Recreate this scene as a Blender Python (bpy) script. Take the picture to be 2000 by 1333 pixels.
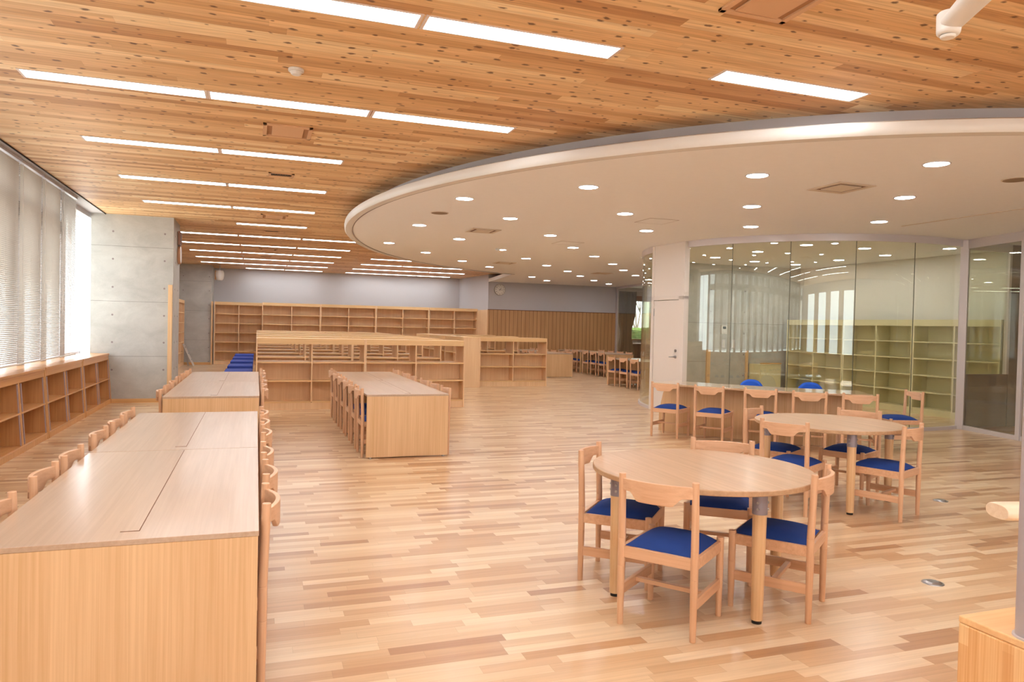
import bpy, bmesh, math, random
from mathutils import Vector, Matrix
random.seed(7)
for o in list(bpy.data.objects): bpy.data.objects.remove(o)
SC = bpy.context.scene
COL = SC.collection
PI = math.pi
rad = math.radians

# ------------------------------------------------------------------ camera
EYE = 1.5
yaw, pitch, roll = rad(19.39), rad(-1.166), rad(1.294)
fw = Vector((math.sin(yaw)*math.cos(pitch), math.cos(yaw)*math.cos(pitch), math.sin(pitch)))
rt = Vector((math.cos(yaw), -math.sin(yaw), 0)); up = rt.cross(fw)
r2 = math.cos(roll)*rt + math.sin(roll)*up
u2 = -math.sin(roll)*rt + math.cos(roll)*up
cd = bpy.data.cameras.new('camera'); cam = bpy.data.objects.new('camera', cd); COL.objects.link(cam)
cam.matrix_world = Matrix(((r2.x,u2.x,-fw.x,0),(r2.y,u2.y,-fw.y,0),(r2.z,u2.z,-fw.z,EYE),(0,0,0,1)))
cd.sensor_width = 36; cd.lens = 1419/2000*36; cd.clip_start = .05
SC.camera = cam

# ------------------------------------------------------------------ world, sun, exposure
W = bpy.data.worlds.new('sky'); SC.world = W; W.use_nodes = True
wb = W.node_tree.nodes['Background']; wb.inputs[0].default_value = (0.86, 0.94, 1.0, 1); wb.inputs[1].default_value = 4.2
sl = bpy.data.lights.new('sun', 'SUN'); sl.energy = 17.0; sl.angle = rad(1.0); sl.color = (1, .985, .96)
sun = bpy.data.objects.new('sun', sl); COL.objects.link(sun)
sun.rotation_euler = Vector((0.10, 0.80, -0.62)).to_track_quat('-Z', 'Y').to_euler()
SC.view_settings.view_transform = 'Standard'; SC.view_settings.look = 'None'
SC.view_settings.gamma = 1; SC.view_settings.use_curve_mapping = False
SC.view_settings.exposure = 0.42
LAMP = 12.0        # radiance of the ceiling light diffusers
DOWN = 64.0       # radiance of the downlight bulbs

# ------------------------------------------------------------------ materials
def lin(c):
    return tuple(((v/255)/12.92 if v/255 <= .04045 else ((v/255+.055)/1.055)**2.4) for v in c) + (1,)
class NT:
    def __init__(s, name):
        s.m = bpy.data.materials.new(name); s.m.use_nodes = True; s.t = s.m.node_tree
        s.b = s.t.nodes['Principled BSDF']; s.out = s.t.nodes['Material Output']
    def n(s, typ, **kw):
        nd = s.t.nodes.new(typ)
        for k, v in kw.items(): setattr(nd, k, v)
        return nd
    def l(s, a, b): s.t.links.new(a, b)
    def math(s, op, a, b=None, clamp=False):
        nd = s.n('ShaderNodeMath', operation=op); nd.use_clamp = clamp
        for i, v in enumerate((a, b)):
            if v is None: continue
            if isinstance(v, (int, float)): nd.inputs[i].default_value = v
            else: s.l(v, nd.inputs[i])
        return nd.outputs[0]
    def mix(s, f, a, b, blend='MIX'):
        nd = s.n('ShaderNodeMix', data_type='RGBA', blend_type=blend)
        for inp, v in ((nd.inputs[0], f), (nd.inputs[6], a), (nd.inputs[7], b)):
            if isinstance(v, (int, float)): inp.default_value = v
            elif isinstance(v, tuple): inp.default_value = v
            else: s.l(v, inp)
        return nd.outputs[2]
    def ramp(s, f, stops):
        nd = s.n('ShaderNodeValToRGB'); cr = nd.color_ramp
        while len(cr.elements) < len(stops): cr.elements.new(.5)
        for e, (p, c) in zip(cr.elements, stops): e.position = p; e.color = c
        s.l(f, nd.inputs[0]); return nd.outputs[0]
    def coord(s, which='Object', scale=(1,1,1)):
        tc = s.n('ShaderNodeTexCoord'); mp = s.n('ShaderNodeMapping'); mp.inputs['Scale'].default_value = scale
        s.l(tc.outputs[which], mp.inputs[0]); return mp.outputs[0]
    def noise(s, vec, scale, detail=3, rough=.5, dist=0):
        nd = s.n('ShaderNodeTexNoise'); nd.inputs['Scale'].default_value = scale
        nd.inputs['Detail'].default_value = detail; nd.inputs['Roughness'].default_value = rough
        nd.inputs['Distortion'].default_value = dist
        s.l(vec, nd.inputs['Vector']); return nd.outputs['Fac']
def plain(name, c, rough=.5, metal=0, coat=0, noise=.0, spec=.5):
    k = NT(name); k.b.inputs['Roughness'].default_value = rough; k.b.inputs['Metallic'].default_value = metal
    k.b.inputs['Coat Weight'].default_value = coat; k.b.inputs['Specular IOR Level'].default_value = spec
    col = lin(c)
    if noise:
        f = k.noise(k.coord(), 14, 4)
        cc = k.mix(f, tuple(v*(1-noise) for v in col[:3])+(1,), tuple(min(1, v*(1+noise)) for v in col[:3])+(1,))
        k.l(cc, k.b.inputs['Base Color'])
    else:
        k.b.inputs['Base Color'].default_value = col
    return k.m
def wood(name, dark, light, axis='z', rough=.42, fine=60, coat=0, contrast=1.0):
    k = NT(name); s = {'x': (1.2, fine, fine), 'y': (fine, 1.2, fine), 'z': (fine, fine, 1.2)}[axis]
    v = k.coord('Object', s); g = k.noise(v, 1.0, 4, .6, .3)
    s2 = {'x': (.5, 6, 6), 'y': (6, .5, 6), 'z': (6, 6, .5)}[axis]
    g2 = k.noise(k.coord('Object', s2), 1.0, 2, .5, .8)
    f = k.math('ADD', k.math('MULTIPLY', g, .62), k.math('MULTIPLY', g2, .38))
    lo = .5-.16/contrast; hi = .5+.16/contrast
    k.l(k.ramp(f, [(lo, lin(dark)), (hi, lin(light))]), k.b.inputs['Base Color'])
    k.b.inputs['Roughness'].default_value = rough; k.b.inputs['Coat Weight'].default_value = coat
    k.b.inputs['Coat Roughness'].default_value = .12
    return k.m
def planks(name, stops, width, length, grain, rough, knots=False, coat=0.0, gap=.03):
    """boards running along world x"""
    k = NT(name); tc = k.n('ShaderNodeTexCoord'); sp = k.n('ShaderNodeSeparateXYZ'); k.l(tc.outputs['Object'], sp.inputs[0])
    x, y = sp.outputs[0], sp.outputs[1]
    ry = k.math('DIVIDE', y, width); row = k.math('FLOOR', ry); fy = k.math('FRACT', ry)
    wn = k.n('ShaderNodeTexWhiteNoise', noise_dimensions='1D'); k.l(row, wn.inputs['W'])
    off = k.math('MULTIPLY', wn.outputs['Value'], 7.3)
    # row dependent board length
    wn3 = k.n('ShaderNodeTexWhiteNoise', noise_dimensions='1D'); k.l(k.math('ADD', row, 91.7), wn3.inputs['W'])
    ln = k.math('ADD', k.math('MULTIPLY', wn3.outputs['Value'], length*.9), length*.55)
    rx = k.math('ADD', k.math('DIVIDE', x, ln), off); cell = k.math('FLOOR', rx); fx = k.math('FRACT', rx)
    cv = k.n('ShaderNodeCombineXYZ'); k.l(cell, cv.inputs[0]); k.l(row, cv.inputs[1])
    wn2 = k.n('ShaderNodeTexWhiteNoise', noise_dimensions='2D'); k.l(cv.outputs[0], wn2.inputs['Vector'])
    base = k.ramp(wn2.outputs['Value'], stops)
    # grain, shifted per board
    cv2 = k.n('ShaderNodeCombineXYZ'); k.l(k.math('ADD', k.math('MULTIPLY', x, 1.6), k.math('MULTIPLY', wn2.outputs['Value'], 40)), cv2.inputs[0])
    k.l(k.math('MULTIPLY', y, 38), cv2.inputs[1]); k.l(wn2.outputs['Value'], cv2.inputs[2])
    g = k.noise(cv2.outputs[0], 1.0, 4, .55, .9)
    gr = k.ramp(g, [(.30, (1-grain, 1-grain*1.15, 1-grain*1.3, 1)), (.62, (1.0, 1.0, 1.0, 1))])
    col = k.mix(1.0, base, gr, 'MULTIPLY')
    if knots:
        cv3 = k.n('ShaderNodeCombineXYZ'); k.l(k.math('MULTIPLY', x, 5.2), cv3.inputs[0]); k.l(k.math('MULTIPLY', y, 8.5), cv3.inputs[1])
        vo = k.n('ShaderNodeTexVoronoi', voronoi_dimensions='2D'); vo.inputs['Scale'].default_value = 1.0; vo.inputs['Randomness'].default_value = 1.0
        k.l(cv3.outputs[0], vo.inputs['Vector'])
        jit = k.noise(cv3.outputs[0], 5.0, 2)
        d = k.math('ADD', vo.outputs['Distance'], k.math('MULTIPLY', k.math('SUBTRACT', jit, .5), .22))
        sz = k.n('ShaderNodeSeparateColor'); k.l(vo.outputs['Color'], sz.inputs[0])
        d2 = k.math('SUBTRACT', k.math('ADD', d, k.math('MULTIPLY', k.math('GREATER_THAN', sz.outputs[1], .78), .6)), k.math('MULTIPLY', k.math('SUBTRACT', sz.outputs[0], .45), .11))
        kn = k.ramp(d2, [(.04, (1, 1, 1, 1)), (.11, (0, 0, 0, 1))])
        col = k.mix(k.math('MULTIPLY', kn, .85), col, lin((88, 44, 20)))
    edge = k.math('MINIMUM', k.math('MULTIPLY', k.math('MINIMUM', fy, k.math('SUBTRACT', 1, fy)), width),
                  k.math('MULTIPLY', k.math('MULTIPLY', k.math('MINIMUM', fx, k.math('SUBTRACT', 1, fx)), ln), 1.0))
    em = k.ramp(k.math('MULTIPLY', edge, 400), [(.0, (1, 1, 1, 1)), (gap*20, (0, 0, 0, 1))])
    col = k.mix(k.math('MULTIPLY', em, .28), col, tuple(v*.35 for v in stops[0][1][:3])+(1,))
    k.l(col, k.b.inputs['Base Color'])
    k.b.inputs['Roughness'].default_value = rough; k.b.inputs['Coat Weight'].default_value = coat; k.b.inputs['Coat Roughness'].default_value = .2
    return k.m
def glass(name, tint, refl=.05):
    k = NT(name); k.t.nodes.remove(k.b)
    lw = k.n('ShaderNodeLayerWeight'); lw.inputs['Blend'].default_value = .5
    f = k.math('ADD', k.math('MULTIPLY', k.math('POWER', lw.outputs['Facing'], 4.0), .8), refl, True)
    gl = k.n('ShaderNodeBsdfGlossy'); gl.inputs['Roughness'].default_value = 0.0; gl.inputs[0].default_value = (1, 1, 1, 1)
    tr = k.n('ShaderNodeBsdfTransparent'); tr.inputs[0].default_value = tint
    mx = k.n('ShaderNodeMixShader'); k.l(f, mx.inputs[0]); k.l(tr.outputs[0], mx.inputs[1]); k.l(gl.outputs[0], mx.inputs[2])
    k.l(mx.outputs[0], k.out.inputs[0]); return k.m
def emit(name, c, s):
    k = NT(name); k.b.inputs['Base Color'].default_value = (.8, .8, .8, 1)
    k.b.inputs['Emission Color'].default_value = c; k.b.inputs['Emission Strength'].default_value = s
    return k.m
M = {}
FL = [(0, lin((180, 134, 96))), (.12, lin((202, 158, 116))), (.38, lin((214, 176, 136))), (.7, lin((224, 192, 154))), (1, lin((234, 208, 174)))]
M['floor'] = planks('floor_boards', FL, .072, .55, .12, .30, coat=.22)
CL = [(0, lin((196, 142, 90))), (.25, lin((226, 178, 124))), (.65, lin((240, 198, 146))), (1, lin((252, 222, 176)))]
M['ceil'] = planks('ceiling_boards', CL, .105, 2.2, .30, .5, knots=True, coat=0.0)
M['soffit'] = plain('soffit_plaster', (242, 240, 240), .8, noise=.02)
M['fascia'] = plain('fascia_paint', (222, 216, 210), .45)
M['gray_paint'] = plain('gray_paint', (190, 182, 184), .6)
M['white_wall'] = plain('wall_paint', (196, 192, 195), .8)
M['white_door'] = plain('door_paint', (232, 222, 214), .4)
M['alu'] = plain('frame_paint', (214, 206, 208), .35, .2)
M['chrome'] = plain('steel', (176, 176, 178), .32, 1)
M['track'] = plain('track_metal', (176, 160, 164), .45, .3)
M['dark'] = plain('black_rubber', (22, 20, 20), .6)
M['seam'] = plain('seam_brown', (120, 78, 48), .7)  # plain brown for seam lines, louvres, capping and vent recesses
M['sleeve'] = plain('gray_sleeve', (150, 142, 150), .4, .3)
M['cloth'] = plain('blue_fabric', (36, 66, 138), .85, noise=.12, spec=.25)
M['beech_z'] = wood('beech_upright', (214, 164, 126), (234, 190, 154), 'z', .4, 50)
M['beech_x'] = wood('beech_crosswise', (214, 164, 126), (234, 190, 154), 'x', .4, 50)
M['beech_y'] = wood('beech_lengthwise', (214, 164, 126), (234, 190, 154), 'y', .4, 50)
M['oak_z'] = wood('oak_veneer_upright', (212, 168, 120), (234, 196, 152), 'z', .45, 90)
M['oak_x'] = wood('oak_veneer_crosswise', (208, 156, 98), (230, 184, 128), 'x', .45, 60)
M['oak_top'] = wood('oak_table_top', (184, 154, 128), (202, 174, 150), 'y', .28, 60, coat=.3)
M['round_top'] = wood('oak_round_top', (184, 146, 110), (206, 168, 132), 'y', .38, 45, coat=.1)
M['case'] = wood('bookcase_oak', (226, 184, 142), (242, 206, 164), 'z', .5, 70)
M['case_x'] = wood('bookcase_oak_shelf', (222, 180, 128), (240, 200, 148), 'x', .5, 50)
M['win_case'] = wood('window_bookcase_oak', (198, 142, 88), (218, 166, 110), 'z', .45, 50)
M['win_case_y'] = wood('window_bookcase_board', (196, 138, 84), (216, 162, 106), 'y', .35, 50, coat=.2)
M['pine_z'] = wood('pine_laminated', (222, 170, 110), (244, 202, 146), 'z', .5, 26, contrast=1.3)
M['pine_x'] = wood('pine_rail', (232, 204, 172), (246, 226, 200), 'x', .4, 70)
M['glass'] = glass('tinted_glass', (.915, .93, .865, 1), .06)
M['clear'] = glass('window_glass', (.96, .98, .97, 1), .02)
M['lamp'] = emit('lamp_diffuser', (.93, .985, 1.0, 1), LAMP)
M['bulb'] = emit('downlight_bulb', (.97, .97, .97, 1), DOWN)
M['lamp_frame'] = plain('lamp_frame', (224, 206, 198), .5)
M['tan_frame'] = plain('vent_frame', (214, 168, 128), .5)
M['vent_white'] = plain('vent_cream', (216, 200, 182), .6)
M['beige_low'] = plain('cream_steel', (222, 212, 172), .5)
M['gray_panel'] = plain('gray_laminate', (138, 124, 124), .5)
M['curtain'] = plain('gray_curtain', (118, 116, 112), .9, noise=.1)
M['ground'] = plain('outside_paving', (205, 200, 190), .9, noise=.1)
def concrete():
    k = NT('concrete'); f = k.noise(k.coord('Object', (1, 1, 1.5)), 2.2, 6, .65, .4); f2 = k.noise(k.coord(), 60, 3)
    f = k.math('ADD', k.math('MULTIPLY', f, .85), k.math('MULTIPLY', f2, .15))
    k.l(k.ramp(f, [(.3, lin((170, 167, 162))), (.7, lin((196, 193, 188)))]), k.b.inputs['Base Color'])
    k.b.inputs['Roughness'].default_value = .6; return k.m
M['conc'] = concrete()
def slatmat():
    k = NT('blind_slats'); k.b.inputs['Base Color'].default_value = lin((204, 196, 188)); k.b.inputs['Roughness'].default_value = .5
    tl = k.n('ShaderNodeBsdfTranslucent'); tl.inputs[0].default_value = lin((206, 196, 184))
    mx = k.n('ShaderNodeMixShader'); mx.inputs[0].default_value = .16
    k.l(k.b.outputs[0], mx.inputs[1]); k.l(tl.outputs[0], mx.inputs[2]); k.l(mx.outputs[0], k.out.inputs[0]); return k.m
M['slat'] = slatmat()
def wains():
    k = NT('grooved_panelling'); tc = k.n('ShaderNodeTexCoord'); sp = k.n('ShaderNodeSeparateXYZ'); k.l(tc.outputs['Object'], sp.inputs[0])
    s = k.math('ADD', sp.outputs[0], sp.outputs[1]); fr = k.math('FRACT', k.math('DIVIDE', s, .15))
    g = k.ramp(fr, [(0, (0, 0, 0, 1)), (.10, (1, 1, 1, 1)), (.9, (1, 1, 1, 1)), (1, (0, 0, 0, 1))])
    n = k.noise(k.coord('Object', (20, 20, .8)), 1, 3)
    b = k.ramp(n, [(.3, lin((188, 140, 92))), (.7, lin((206, 158, 108)))])
    k.l(k.mix(g, tuple(v for v in lin((128, 84, 48))), b), k.b.inputs['Base Color']); k.b.inputs['Roughness'].default_value = .5; return k.m
M['wains'] = wains()
def hedge():
    k = NT('hedge_leaves'); f = k.noise(k.coord(), 18, 5, .7)
    k.l(k.ramp(f, [(.35, lin((30, 50, 18))), (.6, lin((88, 112, 50)))]), k.b.inputs['Base Color']); k.b.inputs['Roughness'].default_value = .8; return k.m
M['hedge'] = hedge()

# ------------------------------------------------------------------ mesh helpers
class MB:
    def __init__(s): s.v = []; s.f = []
    def add(s, vs, fs):
        b = len(s.v); s.v += [tuple(v) for v in vs]; s.f += [tuple(b+i for i in f) for f in fs]; return s
    def box(s, x0, x1, y0, y1, z0, z1):
        return s.add([(x0,y0,z0),(x1,y0,z0),(x1,y1,z0),(x0,y1,z0),(x0,y0,z1),(x1,y0,z1),(x1,y1,z1),(x0,y1,z1)],
                     [(0,3,2,1),(4,5,6,7),(0,1,5,4),(1,2,6,5),(2,3,7,6),(3,0,4,7)])
    def tube(s, p0, p1, r0, r1=None, n=12, sx=1, sy=1):
        r1 = r0 if r1 is None else r1
        p0, p1 = Vector(p0), Vector(p1); d = (p1-p0).normalized()
        a = Vector((1,0,0)) if abs(d.x) < .9 else Vector((0,1,0)); u = (a - d*a.dot(d)).normalized(); w = d.cross(u)
        vs = [p0 + (u*math.cos(t)*sx + w*math.sin(t)*sy)*r0 for t in [2*PI*i/n for i in range(n)]]
        vs += [p1 + (u*math.cos(t)*sx + w*math.sin(t)*sy)*r1 for t in [2*PI*i/n for i in range(n)]]
        fs = [(i, (i+1) % n, n+(i+1) % n, n+i) for i in range(n)] + [tuple(range(n-1, -1, -1)), tuple(range(n, 2*n))]
        return s.add(vs, fs)
    def prism(s, poly, z0, z1):
        n = len(poly); vs = [(x, y, z0) for x, y in poly] + [(x, y, z1) for x, y in poly]
        return s.add(vs, [(i, (i+1) % n, n+(i+1) % n, n+i) for i in range(n)] + [tuple(range(n-1, -1, -1)), tuple(range(n, 2*n))])
    def sweep(s, rings, close=False):
        """rings: list of equally long closed vertex loops"""
        n = len(rings[0]); b = [v for r in rings for v in r]; fs = []
        m = len(rings)
        for i in range(m if close else m-1):
            for j in range(n): fs.append((i*n+j, i*n+(j+1) % n, ((i+1) % m)*n+(j+1) % n, ((i+1) % m)*n+j))
        if not close: fs += [tuple(range(n-1, -1, -1)), tuple(range((m-1)*n, m*n))]
        return s.add(b, fs)
    def build(s, name, mat, parent=None, bevel=0, smooth=False, seg=2):
        me = bpy.data.meshes.new(name); me.from_pydata(s.v, [], s.f)
        bm = bmesh.new(); bm.from_mesh(me); bmesh.ops.recalc_face_normals(bm, faces=bm.faces); bm.to_mesh(me); bm.free()
        me.materials.append(M[mat] if isinstance(mat, str) else mat)
        o = bpy.data.objects.new(name, me); COL.objects.link(o)
        if parent: o.parent = parent
        if smooth:
            for p in me.polygons: p.use_smooth = True
            me.set_sharp_from_angle(angle=rad(40))
        if bevel:
            b = o.modifiers.new('bevel', 'BEVEL'); b.width = bevel; b.segments = seg; b.limit_method = 'ANGLE'; b.angle_limit = rad(40)
        return o
def box(name, mat, x0, x1, y0, y1, z0, z1, parent=None, bevel=0):
    return MB().box(x0, x1, y0, y1, z0, z1).build(name, mat, parent, bevel)
def tag(o, label, cat, group=None):
    o['label'] = label; o['category'] = cat
    if group: o['group'] = group
    return o
def thing(name, label, cat, loc=(0,0,0), rz=0, group=None):
    o = bpy.data.objects.new(name, None); o.empty_display_size = .1; COL.objects.link(o)
    o.location = loc; o.rotation_euler = (0, 0, rz); return tag(o, label, cat, group)
def struct(o): o['kind'] = 'structure'; return o
def copy_tree(o, parent=None):
    c = o.copy(); COL.objects.link(c)
    if parent: c.parent = parent
    for ch in list(KIDS.get(o.name, ())): copy_tree(ch, c)
    return c
KIDS = {}
def snapshot(root):
    KIDS[root.name] = list(root.children)
    for ch in root.children: snapshot(ch)
def place(proto, first, loc, rz, label, group, cat=None):
    """first use moves the prototype itself, later ones copy it"""
    o = proto if first else copy_tree(proto)
    o.location = loc; o.rotation_euler = (0, 0, rz); o['label'] = label
    if group: o['group'] = group
    return o
ORD = ['first', 'second', 'third', 'fourth', 'fifth', 'sixth', 'seventh', 'eighth', 'ninth', 'tenth', 'eleventh', 'twelfth', 'thirteenth', 'fourteenth']

CEIL, SOF = 3.3, 3.05
FARY, CLOCKY = 27.4, 24.4
# ------------------------------------------------------------------ room shell
struct(box('floor', 'floor', -2.95, 18, -5, 27.6, -.12, 0))
struct(box('ceiling', 'ceil', -2.5, 18, -5, 27.6, CEIL, CEIL+.15))
# outside
struct(box('ground', 'ground', -40, 40, -40, 60, -.5, -.3))
# left window wall: sill wall, transom, head, piers, panes
wl = MB(); wl.box(-3.0, -2.7, -5, 27.6, -.12, .86); wl.box(-3.0, -2.75, -5, 27.6, 3.22, 3.45); wl.box(-2.97, -2.8, -5, 12.92, 2.74, 2.92)
wl.box(-3.0, -2.6, 15.4, 27.6, .8, 3.3); wl.box(-2.8, -2.5, -5, 14.3, 3.302, 3.45); wl.box(-2.8, -2.5, 14.3, 27.6, 3.3, 3.45)
PY = [12.62 - 1.04*i for i in range(18)]
for y in PY: wl.box(-3.0, -2.8, y, y+.30, .86, 3.22)
struct(wl.build('wall_left', 'white_wall'))
for i, y in enumerate([14.5] + PY[:-1]):
    if i == 0: y0, y1 = 12.92, 14.4
    else: y0, y1 = PY[i]+.30, PY[i-1]
    w = struct(MB().box(-2.93, -2.915, y0, y1, .86, 3.22).build('window_%d' % (i+1), 'clear'))
    f = MB()
    for a, b in ((y0, y0+.04), (y1-.04, y1)): f.box(-2.95, -2.89, a, b, .86, 3.22)
    f.box(-2.95, -2.89, y0, y1, .86, .9)
    if i == 0: f.box(-2.95, -2.90, 13.74, 13.765, .86, 3.22); f.build('window_frame', 'alu', w)
struct(box('trim_1', 'dark', -2.505, -2.495, -5, 14.3, 3.285, 3.302))
# concrete piers
def pier(name, x0, x1, y0, y1, z1=CEIL, rows=(3.0, 2.52, 2.03, 1.545, 1.065, .58)):
    p = struct(box(name, 'conc', x0, x1, y0, y1, 0, z1))
    h = MB()
    for z in rows:
        for x in (x0+.34, x1-(.14 if y0 < 20 else .07)):
            h.tube((x, y0-.003, z), (x, y0+.01, z), .017, n=12)
        for yy in (y0+.3, y1-.3): h.tube((x1+.003, yy, z), (x1-.01, yy, z), .017, n=12)
    h.build('tie_hole', 'gray_panel', p)
    j = MB()
    for z in (2.745, 1.78, .815): j.box(x0, x1+.001, y0-.0012, y0+.01, z, z+.006)
    j.build('formwork_joint', plain('joint_line', (128, 124, 118), .8), p)
    return p
pier('wall_pier_near', -2.72, -1.42, 14.3, 15.4)
pier('wall_pier_far', -2.62, -1.42, 26.0, 27.4, rows=(2.91, 2.44, 1.975, 1.52, 1.04, .57, .1))
o = struct(box('baseboard_left', 'oak_x', -2.5, -1.42, 14.27, 14.3, 0, .07))
o = struct(box('baseboard_far', 'oak_x', -2.3, -1.40, 25.97, 26.0, 0, .08))
cg = box('corner_guard', 'oak_z', -1.495, -1.425, 14.255, 14.3, 0.0, 2.1, bevel=.004); cg['kind'] = 'structure'; cg.name = 'trim_2'
cg = box('trim_3', 'oak_z', -1.42, -1.38, 25.9, 26.6, 0, 2.1); struct(cg)
# far walls
struct(box('wall_far', 'white_wall', -3, 8.2, FARY, FARY+.2, 0, CEIL))
wr = MB(); wr.add([(7.668,CLOCKY+.005,0),(7.42,FARY,0),(7.62,FARY,0),(7.86,CLOCKY+.21,0),(7.668,CLOCKY+.005,CEIL),(7.42,FARY,CEIL),(7.62,FARY,CEIL),(7.86,CLOCKY+.21,CEIL)],
                  [(0,3,2,1),(4,5,6,7),(0,1,5,4),(1,2,6,5),(2,3,7,6),(3,0,4,7)]); struct(wr.build('wall_return', 'white_wall'))
struct(box('wall_far_right', 'white_wall', 7.67, 12.7, CLOCKY, CLOCKY+.2, 0, CEIL))
tm = struct(box('trim_4', 'wains', 7.67, 12.7, CLOCKY-.02, CLOCKY, 0, 2.06)); box('capping', 'seam', 7.66, 12.7, CLOCKY-.03, CLOCKY, 2.06, 2.08, tm)
t5 = MB(); t5.add([(7.65,CLOCKY,0),(7.40,FARY,0),(7.42,FARY,0),(7.67,CLOCKY,0),(7.65,CLOCKY,2.06),(7.40,FARY,2.06),(7.42,FARY,2.06),(7.67,CLOCKY,2.06)],
                  [(0,3,2,1),(4,5,6,7),(0,1,5,4),(1,2,6,5),(2,3,7,6),(3,0,4,7)]); struct(t5.build('trim_5', 'case'))
# outer wall with the garden window, behind the far glass partition
ow = MB(); WX0, WX1 = 14.93, 17.0
ow.box(12.7, WX0, FARY, FARY+.2, 0, CEIL); ow.box(WX1, 18, FARY, FARY+.2, 0, CEIL); ow.box(WX0, WX1, FARY, FARY+.2, 0, 1.02); ow.box(WX0, WX1, FARY, FARY+.2, 2.9, CEIL)
struct(ow.build('wall_outer', 'white_wall'))
gw = struct(box('window_30', 'clear', WX0, WX1, FARY+.09, FARY+.10, 1.02, 2.9))
g = MB(); g.box(WX0, WX0+.08, FARY-.02, FARY+.12, 1.02, 2.9); g.box(WX1-.08, WX1, FARY-.02, FARY+.12, 1.02, 2.9); g.box(WX0, WX1, FARY-.02, FARY+.12, 2.68, 2.9); g.box(WX0, WX1, FARY-.02, FARY+.12, 1.02, 1.07)
g.box(15.9, 15.96, FARY-.02, FARY+.12, 1.02, 2.7)
g.build('window_frame', plain('brown_window_frame', (140, 92, 62), .5), gw)
struct(box('wall_right', 'white_wall', 17.9, 18.1, -5, 27.6, 0, CEIL))
bw = MB(); bw.box(-3, 18, -5.2, -5, 0, .8); bw.box(-3, 18, -5.2, -5, 2.95, CEIL+.1)
BX = [-1.6+2.4*i for i in range(4)]
bw.box(-3, BX[0], -5.2, -5, .8, 2.95)
for i, x in enumerate(BX):
    bw.box(x+1.55, x+2.4 if i < 3 else 18.0, -5.2, -5, .8, 2.95)
struct(bw.build('wall_back', 'white_wall'))
for i, x in enumerate(BX): struct(box('window_%d' % (70+i), 'clear', x, x+1.55, -5.1, -5.09, .8, 2.95))  # unseen back windows, added to bring fill daylight to the near end

# ------------------------------------------------------------------ dropped round ceiling
def sofr(t):
    return 7.5824 - 2.8709*math.cos(t) + .9957*math.sin(t) - .9046*math.cos(2*t) + .7047*math.sin(2*t)
SCX, SCY = 10.85, 11.55
def sofp(deg, dr=0):
    t = rad(deg); r = sofr(t)+dr; return (SCX+r*math.cos(t), SCY+r*math.sin(t))
A0, A1 = 112, 262
def rim(dr=0): return [sofp(a, dr) for a in [A1 - i*1.0 for i in range(A1-A0+1)]]
edge = rim(-.03)
poly = edge + [(7.69, CLOCKY), (17.9, CLOCKY), (17.9, edge[0][1])]
sf = struct(MB().prism(poly, SOF+.001, SOF+.02).build('ceiling_round', 'soffit'))
def ringprof(prof):
    """sweep a profile (dr, z) along the rim"""
    rings = []
    for i in range(A1-A0+1):
        a = A1-i; rings.append([sofp(a, dr)+(z,) for dr, z in prof])
    return MB().sweep(rings)
struct(ringprof([(-.10, SOF-.008), (-.005, SOF-.008), (.012, SOF+.012), (.018, SOF+.05), (.010, SOF+.09), (-.02, SOF+.105), (-.10, SOF+.105)]).build('trim_6', 'fascia', smooth=True))
struct(ringprof([(-.125, SOF-.003), (-.112, SOF-.003), (-.112, SOF+.01), (-.125, SOF+.01)]).build('trim_7', 'gray_panel'))
struct(ringprof([(-.36, SOF+.03), (-.28, SOF+.03), (-.28, CEIL), (-.36, CEIL)]).build('trim_8', 'gray_paint'))
# top of the lip
struct(ringprof([(-.35, SOF+.06), (-.02, SOF+.06), (-.02, SOF+.10), (-.35, SOF+.10)]).build('trim_9', 'gray_paint'))
# straight end of the dropped ceiling against the far corner
ex = edge[-1]
dx, dy = 7.69-ex[0], CLOCKY-ex[1]; L = math.hypot(dx, dy); nx, ny = -dy/L, dx/L
e = MB(); e.prism([(ex[0], ex[1]), (7.69, CLOCKY), (7.69+.02*nx, CLOCKY+.02*ny), (ex[0]+.02*nx, ex[1]+.02*ny)], SOF-.008, SOF+.105)
struct(e.build('trim_10', 'fascia'))

# ------------------------------------------------------------------ ceiling fixtures
def lamp_proto():
    t = thing('ceiling_light', 'x', 'ceiling light')
    f = MB(); h, w = .643, .105
    f.box(-h, h, -w, -w+.012, -.006, .0); f.box(-h, h, w-.012, w, -.006, 0); f.box(-h, -h+.020, -w, w, -.006, 0); f.box(h-.020, h, -w, w, -.006, 0)
    f.build('frame', 'lamp_frame', t)
    MB().box(-h+.020, h-.020, -w+.012, w-.012, -.004, 0).build('diffuser', 'lamp', t)
    for sx in (-h+.05, h-.05): MB().tube((sx, 0, -.012), (sx, 0, -.004), .006, n=8).build('lamp_clip', 'chrome', t)
    snapshot(t); return t
LP = lamp_proto(); first = True
XW = [(-1.04, 'window-side'), (.25, 'middle'), (1.55, 'right-hand')]
XR = [(3.63, 'left'), (4.93, 'middle'), (6.23, 'right')]
rowsL = {0: [0, 1, 2], 1: [0, 1, 2], 2: [0, 1], 3: [0, 1], 4: [0, 1], 5: [1], 6: [0, 1, 2], 7: [0, 1, 2], 8: [0, 1, 2], 9: [0, 1, 2], 10: [0, 1, 2], 11: [1, 2]}
rowsR = {0: [0], 8: [0], 9: [0, 1, 2], 10: [0, 1, 2], 11: [0, 1, 2]}
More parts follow.
